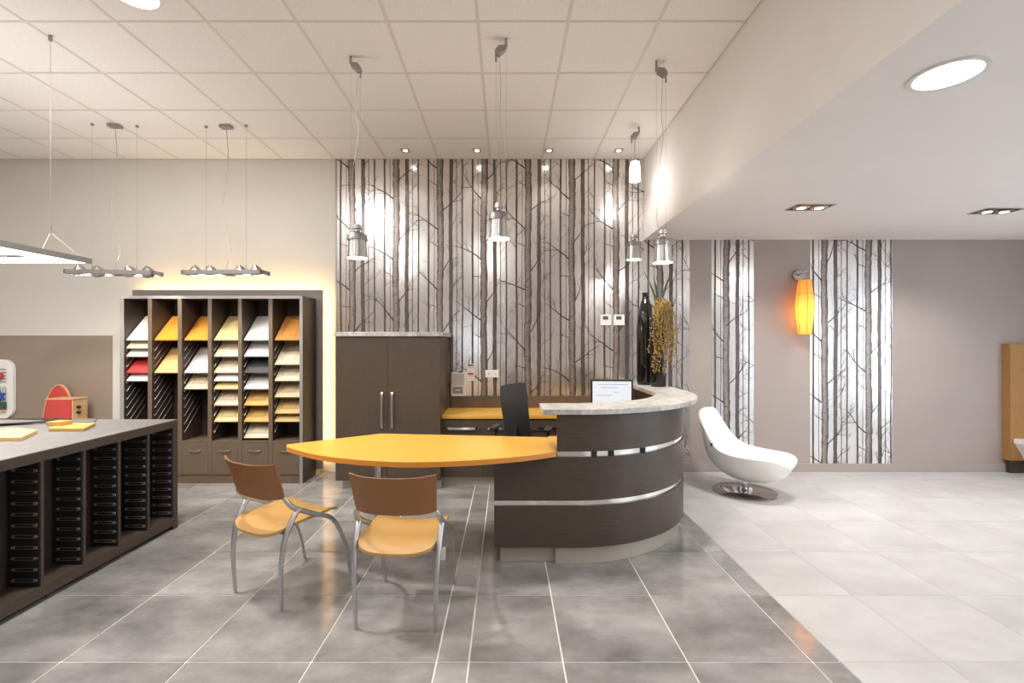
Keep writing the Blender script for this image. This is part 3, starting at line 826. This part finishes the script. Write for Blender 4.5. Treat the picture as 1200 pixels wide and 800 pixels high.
slab('wood_sample', 'wide pale wood sample board with slanted corner on the island', 'wood sample', tb2((-30, 517.5), (25, 516.5), (44, 507.5), (20, 505), (-30, 508)), ZI, .024, 'board_light orange', G1)

# ------------------------------------------------------------------ play corner by the beige wall
p0 = P(53, 0, 5.25).x; p1 = P(84, 0, 5.25).x
pb = thing('play_unit', 'wooden children\'s play unit with red front and red arched panel', 'play furniture', (0, 5.25, 0))
zt = P(0, 467, 5.25).z
box('body', 'pale_wood', pb, p0, p1, .012, .20, 0, zt - .014, .003)
box('top', 'pale_wood', pb, p0 - .005, p1 + .008, 0, .205, zt - .014, zt, .003)
box('front_panel', 'red', pb, p0 + .012, p1 - .010, 0, .012, .03, zt - .016, .002)
za = P(0, 451.5, 5.45).z; ac = -5.14
arc = [(ac + .185 * math.cos(a), .45 + (za - .45) * math.sin(a)) for a in (PI * k / 20 for k in range(21))]
a_ = MB().prism_y([(ac + .185, 0)] + arc + [(ac - .185, 0)], .205, .225).build('arched_panel', 'red', pb)
ring_o = [(ac + .195 * math.cos(a), .45 + (za + .012 - .45) * math.sin(a)) for a in (PI * k / 20 for k in range(21))]
mb = MB(); v = []; f = []
for (q, r_) in zip(arc, ring_o):
    v += [(q[0], .203, q[1]), (r_[0], .203, r_[1]), (r_[0], .227, r_[1]), (q[0], .227, q[1])]
for i in range(20):
    for c in range(4): f.append((4 * i + c, 4 * i + (c + 1) % 4, 4 * i + 4 + (c + 1) % 4, 4 * i + 4 + c))
f += [(0, 1, 2, 3), (80, 81, 82, 83)]
mb.add(v, f).build('arch_edge', 'pale_wood', a_)
for dz in (.0, -.06): MB().tube([(p1 - .001, .07, zt - .10 + dz), (p1 + .03, .07, zt - .10 + dz)], .016, 10).build('peg', 'black', pb)

wx = P(14.6, 0, YB - .05).x
wb = thing('activity_board', 'white rounded wall activity board with red and blue figures on wire bars', 'play board', (wx - .37, YB - .05, .97))
zt2, zb2 = P(0, 421, 5.5).z - .97, P(0, 491, 5.5).z - .97
MB().prism_y([(x, z + (zt2 + zb2) / 2) for x, z in rounded(.74, zt2 - zb2, .12, 8)], 0, .045).build('board', 'white', wb, bevel=.006)
for k in range(5):
    z = .085 + .036 * k
    MB().tube([(-.30, -.012, z), (.305, -.012, z)], .004, 6).build('wire_bar', 'alu_dark', wb)
MB().lathe([(.0, -.05), (.035, -.035), (.05, 0), (.035, .035), (0, .05)], 14, (.235, -.03, .15)).build('red_bead', 'red', wb, smooth=True)
for k in range(5): MB().tube([(.18 + .03 * k, -.012, -.24), (.18 + .03 * k, -.012, .03)], .003, 5).build('wire_bar', 'alu_dark', wb)
MB().prism_y([(.235 + (.075 if k % 2 else .04) * math.cos(PI * k / 6), -.08 + (.075 if k % 2 else .04) * math.sin(PI * k / 6)) for k in range(12)], -.03, -.012).build('blue_flower', 'blue', wb)
box('green_base', 'green', wb, .12, .305, -.025, 0, -.235, -.15)
box('tray_rail', 'pale_wood', wb, .10, .305, -.03, 0, -.265, -.238)

# ------------------------------------------------------------------ small wall items
def wallpt(px, py): return P(px, py, YB - .007)
a, b_ = wallpt(529.2, 463.4), wallpt(546, 436.2)
t = thing('card_terminal', 'silver and white wall dispenser box beside the tall cabinet', 'dispenser', (a.x, YB - .0075, a.z))
w, h = b_.x - a.x, b_.z - a.z
box('housing', 'off_white', t, 0, w, -.06, 0, 0, h, .006)
box('front_cover', 'silver_plastic', t, .012, w - .012, -.065, -.06, h * .45, h - .012, .002)
box('slot', 'alu_dark', t, .022, w - .03, -.064, -.06, .03, h * .40, .002)
box('paper_strip', 'white', t, .05, w - .06, -.068, -.064, h * .24, h * .28)
box('top_latch', 'black', t, w * .5, w * .75, -.045, -.02, h, h + .012)
a, b_ = wallpt(547, 446.2), wallpt(556, 426.2)
t = thing('notice_card', 'narrow white notice card with red bands, on the birch wallpaper', 'notice', (a.x, YB - .0075, a.z))
w, h = b_.x - a.x, b_.z - a.z
c = box('card', 'white', t, 0, w, -.004, 0, 0, h)
for z0, z1, m_ in ((.88, .96, 'rack_dark'), (.77, .79, 'alu_dark'), (.36, .47, 'red_print'), (.28, .31, 'red_print'), (.13, .15, 'alu_dark')):
    box('printed_line', m_, c, w * .12, w * .88, -.0046, -.004, h * z0, h * z1)
a, b_ = wallpt(568.8, 442), wallpt(584.4, 433.3)
t = thing('power_outlet', 'white double power outlet on the birch wallpaper', 'outlet', (a.x, YB - .0075, a.z))
w, h = b_.x - a.x, b_.z - a.z
box('plate', 'white', t, 0, w, -.012, 0, 0, h, .003)
for k in (.27, .73):
    MB().prism_y([(w * k + x, h * .45 + z) for x, z in rounded(.03, .03, .012, 4)], -.0135, -.012).build('socket', 'off_white', t)
    for q in (-.006, .006): box('pin_slot', 'black', t, w * k + q - .0015, w * k + q + .0015, -.0142, -.0135, h * .40, h * .55)
for px, lb in ((703.2, 'white wall thermostat farther from the black vases'), (718.8, 'white wall thermostat nearer the black vases')):
    a, b_ = wallpt(px, 381), wallpt(px + 12.6, 368.6)
    t = thing('thermostat', lb, 'thermostat', (a.x, YB - .0075, a.z), 0, 'thermostats on the wallpaper')
    w, h = b_.x - a.x, b_.z - a.z
    box('housing', 'white', t, 0, w, -.022, 0, 0, h, .003)
    box('display', 'green', t, w * .22, w * .72, -.0232, -.022, h * .52, h * .85)
    box('button', 'off_white', t, w * .78, w * .88, -.0235, -.022, h * .3, h * .38)

# ------------------------------------------------------------------ pendant lamps
def pendant(label, X_, Y_, zb, side):
    t = thing('pendant_lamp', label, 'pendant lamp', (X_, Y_, zb), 0, 'brushed aluminium pendants over the desk')
    r = .074; hc = ZC - zb
    # bracket: hook, clamp and cord grip
    MB().tube([(-side * .05, 0, hc), (-side * .05, 0, hc - .055)], .010, 8).build('ceiling_hook', 'alu_dark', t)
    MB().prism_y([(-side * .06, hc - .05), (side * .005, hc - .055), (side * .03, hc - .085), (side * .03, hc - .115), (0, hc - .12), (-side * .04, hc - .09)], -.022, .022).build('ceiling_clamp', 'alu_dark', t, bevel=.004)
    MB().tube([(side * .022, 0, hc - .11), (side * .022, 0, hc - .16)], .007, 8).build('cord_grip', 'alu_dark', t)
    MB().tube([(side * .022, 0, hc - .15), (side * .022, 0, .262)], .0008, 5).build('suspension_wire', 'wire', t)
    MB().tube([(-side * .05, 0, hc - .05), (-side * .05, 0, .265)], .0006, 4).build('suspension_wire', 'wire', t)
    q = hc - .11
    MB().tube(catmull([(0, 0, q), (-.012 * side, 0, q * .8), (.004, .01, q * .6 + .1), (-.035 * side, 0, q * .35 + .15), (-.045 * side, 0, .33), (-.02 * side, 0, .255)], 6), .0015, 6).build('cable', 'wire', t)
    MB().lathe([(.030, .250), (.030, .236), (.036, .232), (.036, .220), (.024, .214), (.024, .200), (.046, .186), (.056, .176), (.056, .168)], 28).build('lamp_head', 'alu', t, smooth=True)
    MB().lathe([(.0735, .132), (.0735, .172), (.071, .176), (.050, .176)], 32).build('cap_ring', 'alu_dark', t, smooth=True)
    # shade: tapered sleeve, open below
    seg = 36; v = []; f = []
    prof_ = [(.064, .132), (.066, .09), (.070, .04), (.0745, .004), (.0745, 0), (.072, 0), (.068, .04), (.064, .09), (.062, .132)]
    for rr_, z in prof_:
        for k in range(seg): an = 2 * PI * k / seg; v.append((rr_ * math.cos(an), rr_ * math.sin(an), z))
    for i in range(len(prof_) - 1):
        for k in range(seg): f.append((i * seg + k, i * seg + (k + 1) % seg, (i + 1) * seg + (k + 1) % seg, (i + 1) * seg + k))
    MB().add(v, f).build('shade', 'alu', t, smooth=True)
    MB().lathe([(.0715, .004), (.0715, .008)], 32).build('lit_diffuser', 'bulb', t)
    lamp('pendant_light', 'SPOT', (0, 0, -.003), L_PEND, WARM, t, .06, (0, 0, 0), R(150), .6)
    lamp('pendant_ceiling_fill', 'SPOT', (0, 0, .30), L_PUP, WARM, t, .06, (PI, 0, 0), R(165), .8)  # added lamp aimed up to lift the ceiling
    return t
pendant('aluminium pendant lamp hanging above the orange table tip', -1.118, 3.565, P(0, 302.5, 3.565).z, 1)
pendant('aluminium pendant lamp hanging above the desk end of the orange table', -.052, 3.36, P(0, 280, 3.36).z, -1)
pendant('aluminium pendant lamp hanging above the curve of the counter', 1.195, 3.63, P(0, 308, 3.63).z, 1)
pendant('aluminium pendant lamp hanging above the black vases end of the counter', 1.268, 4.73, P(0, 304.5, 4.73).z, -1)
# white glass pendant high in the corner by the bulkhead
Yg = 4.98; pg = P(744, 212, Yg)
t = thing('glass_pendant', 'small lit white glass pendant high up by the ceiling bulkhead', 'pendant lamp', pg)
hg = ZC - pg.z
MB().tube([(0, 0, hg), (0, 0, .215)], .0018, 5).build('cord', 'wire', t)
MB().lathe([(.022, hg - .012), (.022, hg)], 16).build('ceiling_rose', 'alu_dark', t)
MB().lathe([(.014, .20), (.014, .22)], 12).build('holder', 'alu_dark', t)
MB().lathe([(.057, 0), (.056, .06), (.052, .14), (.046, .195), (.03, .204)], 28).build('glass_shade', 'glass_lit', t, smooth=True)
lamp('glass_light', 'POINT', (.0, 0, -.02), L_GLASS, NEUT, t, .06)

# ------------------------------------------------------------------ spot bars above the rack
def spot_bar(label, pc, Y_, rz, tilt):
    c = P(pc, 320, Y_)
    t = thing('spot_bar', label, 'spot lamp', c, rz, 'hanging spot bars in front of the sample rack')
    w, d = .80, .17; hc = ZC - c.z
    MB().box(-w / 2, w / 2, -d / 2, -d / 2 + .02, -.018, .022).box(-w / 2, w / 2, d / 2 - .02, d / 2, -.018, .022).box(-w / 2, -w / 2 + .02, -d / 2, d / 2, -.018, .022).box(w / 2 - .02, w / 2, -d / 2, d / 2, -.018, .022).build('frame', 'alu_dark', t)
    MB().box(-.05, .05, -d / 2 + .02, d / 2 - .02, -.010, .016).build('driver_box', 'alu_dark', t)
    for k, x in enumerate((-.31, -.15, .15, .31)):
        h_ = MB().lathe([(.058, -.014), (.060, .0), (.052, .03), (.036, .056), (.020, .070), (.012, .082)], 20, (0, 0, 0)).build('spot_head', 'alu', t, smooth=True, loc=(x, 0, 0))
        h_.rotation_euler = (R(tilt[k][0]), R(tilt[k][1]), 0)
        MB().lathe([(.050, -.0165), (.050, -.0145)], 20).build('lit_lens', 'bulb', h_)
        lamp('spot_light', 'SPOT', (0, 0, -.02), L_BAR, WARM, h_, .035, (0, 0, 0), R(85), .7)
    lamp('bar_ceiling_fill', 'SPOT', (0, 0, .12), 4 * L_BUP, WARM, t, .08, (PI, 0, 0), R(165), .8)  # added lamp over the bar, fills the ceiling
    for x in (-.205, .205):
        MB().tube([(x, 0, .02), (x, 0, hc)], .0011, 4).build('suspension_wire', 'wire', t)
        MB().lathe([(.012, hc - .018), (.016, hc)], 10, (x, 0, 0)).build('wire_anchor', 'alu_dark', t)
        MB().tube([(x, 0, .02), (x, 0, .075)], .004, 6).build('wire_grip', 'alu_dark', t)
    MB().box(-.055, .055, -.035, .035, hc - .028, hc).build('ceiling_box', 'alu_dark', t, bevel=.004)
    q = hc - .02
    MB().tube(catmull([(0, 0, q), (.02, 0, q * .82), (-.01, .01, q * .6), (-.035, 0, q * .45), (.03, 0, q * .25), (.045, 0, q * .14), (.0, 0, .06), (0, 0, .01)], 8), .003, 6).build('cable', 'cable', t, smooth=True)
spot_bar('grey hanging spot bar over the beige wall field end of the rack', 134.5, 4.68, R(6), [(20, 0), (38, 15), (34, -10), (40, 8)])
spot_bar('grey hanging spot bar over the drawers end of the rack', 265, 4.70, R(-3), [(16, 0), (18, 0), (18, 0), (22, 0)])

# hanging light panel over the island
t = thing('light_panel', 'large flat lit panel lamp hanging above the sample island', 'pendant lamp', (-3.79, 3.325, 2.11))
MB().box(-.6, .6, -.335, -.32, 0, .04).box(-.6, .6, .32, .335, 0, .04).box(-.6, -.585, -.32, .32, 0, .04).box(.585, .6, -.32, .32, 0, .04).build('frame', 'alu_dark', t)
box('cover', 'alu_dark', t, -.585, .585, -.32, .32, .03, .04)
box('lit_diffuser', 'panel_lit', t, -.585, .585, -.32, .32, .004, .012)
mb = MB()
for k in range(3): mb.box(-.05 + .16 * k, .09 + .16 * k, -.02 - .01 * k, .03, -.004, .004)
mb.build('lamp_cluster', 'alu_dark', t)
for x in (-.5, .6):
    hc = ZC - 2.11
    MB().tube([(x, 0, .165), (x, 0, hc)], .0014, 5).build('suspension_wire', 'wire', t)
    MB().lathe([(.012, hc - .035), (.012, hc)], 10, (x, 0, 0)).build('wire_anchor', 'alu_dark', t)
    MB().tube([(x, 0, .155), (x, 0, .21)], .006, 6).build('wire_grip', 'alu_dark', t)
    for y_ in (-.05, .24): MB().tube([(x, 0, .165), (x - .008, y_, .04)], .0018, 5).build('wire_leg', 'white', t)
l = lamp('panel_light', 'AREA', (0, 0, -.008), L_PANEL, NEUT, t, .6); l.data.shape = 'RECTANGLE'; l.data.size = 1.1; l.data.size_y = .6
l = lamp('panel_ceiling_fill', 'AREA', (0, 0, .048), L_UP, NEUT, t, .6, (PI, 0, 0)); l.data.shape = 'RECTANGLE'; l.data.size = 1.1; l.data.size_y = .6  # added area lamp on top of the cover, fills the ceiling

# ------------------------------------------------------------------ recessed lights
def ring_mesh(r0, r1, z0, z1, seg=40):
    mb = MB(); v = []; f = []
    for k in range(seg):
        a = 2 * PI * k / seg; c, s_ = math.cos(a), math.sin(a)
        v += [(r1 * c, r1 * s_, z1), (r1 * c, r1 * s_, z0), (r0 * c, r0 * s_, z0), (r0 * c, r0 * s_, z1)]
    for k in range(seg):
        n = (k + 1) % seg
        for c in range(4): f.append((4 * k + c, 4 * k + (c + 1) % 4, 4 * n + (c + 1) % 4, 4 * n + c))
    return mb.add(v, f)
def downlight(label, X_, Y_, z, k=1.0, grp='large round recessed downlights'):
    t = thing('round_downlight', label, 'downlight', (X_, Y_, z), 0, grp)
    ring_mesh(.122, .142, -.008, .0).build('rim', 'off_white', t, smooth=True)
    MB().lathe([(.122, -.006), (.122, -.001)], 40).build('lit_diffuser', 'bulb_soft', t)
    lamp('downlight', 'AREA', (0, 0, -.010), k * (L_LOW if z == ZL else L_DOWN), NEUT, t, .24)
p = P(1110, 87, F * (ZL - H) / (CY - 87))
downlight('large round downlight in the smooth lowered ceiling', p.x, p.y, ZL)
downlight('large round downlight in the tiled ceiling above the island side', -2.29, 2.93, ZC, 1.5)
# the same fittings go on over the rest of the room, behind the camera
for X_, Y_, z in ((-.4, .3, ZC), (-2.3, .3, ZC), (-4.4, .3, ZC), (-4.4, 2.6, ZC), (-.4, -2.2, ZC), (-2.9, -2.2, ZC), (4.4, 2.14, ZL), (2.0, -.4, ZL), (4.4, -.4, ZL), (3.2, -2.6, ZL)):
    where = 'lowered' if z == ZL else 'tiled'
    row = 'far' if Y_ > 1 else ('front' if Y_ < -1 else 'middle')
    col = {-.4: 'beside the bulkhead', -2.3: 'second from the bulkhead', -2.9: 'second from the bulkhead', -4.4: 'by the blank end wall', 4.4: 'by the side window', 2.0: 'beside the bulkhead', 3.2: 'by the front windows'}[X_]
    downlight(f'round downlight in the {row} row of the {where} ceiling, {col}', X_, Y_, z, .4 if Y_ < -1 else ((.3 if X_ == -.4 else .55) if Y_ < 1 else 1.2))
for px, nth in ((475, 'fourth'), (559, 'third'), (643.5, 'second'), (725, 'first')):
    X_ = P(px, 0, 5.30).x
    t = thing('square_spot', f'small square recessed spot by the birch wallpaper, {nth} from the bulkhead', 'spot lamp', (X_, 5.30, ZC), 0, 'small square spots along the wallpaper')
    MB().box(-.045, .045, -.045, -.030, -.006, .0).box(-.045, .045, .030, .045, -.006, 0).box(-.045, -.030, -.03, .03, -.006, 0).box(.030, .045, -.03, .03, -.006, 0).build('bezel', 'alu', t)
    MB().box(-.03, .03, -.03, .03, -.003, -.0005).build('reflector', 'alu_dark', t)
    MB().lathe([(.022, -.005), (.022, -.003)], 18).build('lit_lamp', 'bulb', t)
    lamp('spot_light', 'SPOT', (0, 0, -.012), L_SPOT, NEUT, t, .025, (R(8), 0, 0), R(75), .6)
for (px, py), lb in (((949.5, 242.5), 'black twin spot fitting in the lowered ceiling nearer the bulkhead'), ((1167, 247), 'black twin spot fitting in the lowered ceiling farther from the bulkhead')):
    Y_ = F * (ZL - H) / (CY - py); p = P(px, py, Y_)
    t = thing('twin_spot', lb, 'spot lamp', (p.x, Y_, ZL), 0, 'twin spots in the lowered ceiling')
    w, d = .17, .10
    MB().box(-w, w, -d, -d + .012, -.006, 0).box(-w, w, d - .012, d, -.006, 0).box(-w, -w + .012, -d + .012, d - .012, -.006, 0).box(w - .012, w, -d + .012, d - .012, -.006, 0).build('bezel', 'alu', t)
    MB().box(-w + .012, w - .012, -d + .012, d - .012, -.003, -.0005).build('recess_plate', 'black', t)
    for s_ in (-1, 1):
        h_ = MB().lathe([(.066, -.003), (.070, -.006), (.050, -.012)], 24, (s_ * .078, 0, 0)).build('spot_head', 'alu', t, smooth=True)
        MB().lathe([(.032, -.0135), (.032, -.012)], 18, (s_ * .078, 0, 0)).build('lit_lamp', 'bulb', h_)
        lamp('spot_light', 'SPOT', (s_ * .078, 0, -.018), L_TWIN, NEUT, t, .04, (R(14), R(s_ * 8), 0), R(110), .8)

# ------------------------------------------------------------------ wall sconce
YS_ = YB - .12
sp = P(943, 392, YS_)
t = thing('wall_sconce', 'wall lamp with glowing orange fabric shade on the taupe wall', 'wall lamp', (sp.x, YS_, sp.z))
hs = P(0, 328, YS_).z - sp.z
seg = 12; v = []; f = []
prof_ = [(.070, 0), (.086, hs * .28), (.098, hs * .5), (.086, hs * .75), (.066, hs)]
sh = MB(); n = len(prof_)
for r, z in prof_ + [(r - .003, z) for r, z in prof_[::-1]]:
    for k in range(seg): an = 2 * PI * (k + .5) / seg; v.append((r * math.cos(an), r * math.sin(an), z))
for i in range(2 * n - 1):
    for k in range(seg): f.append((i * seg + k, i * seg + (k + 1) % seg, (i + 1) * seg + (k + 1) % seg, (i + 1) * seg + k))
for k in range(seg): f.append(((2 * n - 1) * seg + k, (2 * n - 1) * seg + (k + 1) % seg, (k + 1) % seg, k))
m, nt, b = new_mat('glowing_orange_fabric')
b.inputs['Base Color'].default_value = (.95, .58, .22, 1); b.inputs['Roughness'].default_value = .8
trn = nd(nt, 'ShaderNodeBsdfTranslucent'); trn.inputs[0].default_value = (1, .74, .36, 1)
em = nd(nt, 'ShaderNodeEmission'); em.inputs[0].default_value = (1, .45, .07, 1); em.inputs[1].default_value = .16
mx = nd(nt, 'ShaderNodeMixShader'); mx.inputs[0].default_value = .65
ad = nd(nt, 'ShaderNodeAddShader')
nt.links.new(b.outputs[0], mx.inputs[1]); nt.links.new(trn.outputs[0], mx.inputs[2])
nt.links.new(mx.outputs[0], ad.inputs[0]); nt.links.new(em.outputs[0], ad.inputs[1])
nt.links.new(ad.outputs[0], nt.nodes['Material Output'].inputs['Surface'])
shade = sh.add(v, f).build('lamp_shade', m, t, smooth=False)
for k in range(0, seg, 2):
    an = 2 * PI * (k + .5) / seg
    MB().tube([((r + .001) * math.cos(an), (r + .001) * math.sin(an), z) for r, z in prof_], .0022, 5).build('shade_rib', 'stem', shade)
for z, r in ((0, .071), (hs, .067), (hs * .75, .087)):
    MB().tube([(r * math.cos(2 * PI * (k + .5) / seg), r * math.sin(2 * PI * (k + .5) / seg), z) for k in range(seg + 1)], .0022, 5).build('shade_ring', 'stem', shade)
MB().lathe([(0.002, .195), (.012, .20), (.019, .23), (.013, .26), (.010, .285), (.010, .32)], 14, (0, 0, .0)).build('bulb', emit('sconce_bulb', (1, .72, .35), 30), t, smooth=True)
lamp('sconce_light', 'POINT', (0, 0, .23), L_SCONCE, (1, .74, .42), t, .03)
pc = P(934, 323, YB)
cx_, cz = pc.x - sp.x, pc.z - sp.z
MB().prism_y([(cx_ + .068 * math.cos(2 * PI * k / 28), cz + .068 * math.sin(2 * PI * k / 28)) for k in range(28)], YB - .035 - YS_, YB - .003 - YS_).build('wall_plate', 'alu_dark', t, bevel=.012)
MB().tube(catmull([(cx_, YB - .03 - YS_, cz), (cx_ * .8, .03, cz + .015), (cx_ * .3, 0, cz + .02), (.03, 0, cz + .035)], 5), .008, 8).build('arm', 'alu', t)
MB().tube([(0, 0, cz + .03), (0, 0, .31)], .007, 8).build('lamp_holder', 'alu', t)

# ------------------------------------------------------------------ oak cabinet with white slab at the far right
YO = 5.46
ox = P(1184, 0, YO).x; zt = P(0, 403, YO).z; zb = P(0, 540, YO).z
t = thing('oak_cabinet', 'upright oak veneer cabinet on a dark plinth against the taupe wall', 'cabinet', (ox, YO, 0))
box('body', 'oak', t, 0, .55, .02, YB - .004 - YO, zb, zt, .002)
box('door', 'oak', t, .001, .549, 0, .019, zb + .003, zt - .003, .002)
box('plinth', 'rack_dark', t, .03, .55, .03, YB - .02 - YO, 0, zb)
# white sloping basin hung on the cabinet front
q0 = P(1187.5, 513.5, YO)
bs = thing('white_basin', 'white slab-edged basin hung on the oak cabinet front', 'basin', (q0.x, YO, 0))
z1 = q0.z
MB().prism_y([(0, z1), (.52, z1), (.52, z1 - .30), (.15, z1 - .30), (0, z1 - .05)], -.40, -.0005).build('bowl', 'white', bs, bevel=.006)
MB().prism_y([(.06, z1), (.46, z1), (.46, z1 + .003), (.06, z1 + .003)], -.36, -.06).build('basin_inlay', 'off_white', bs)
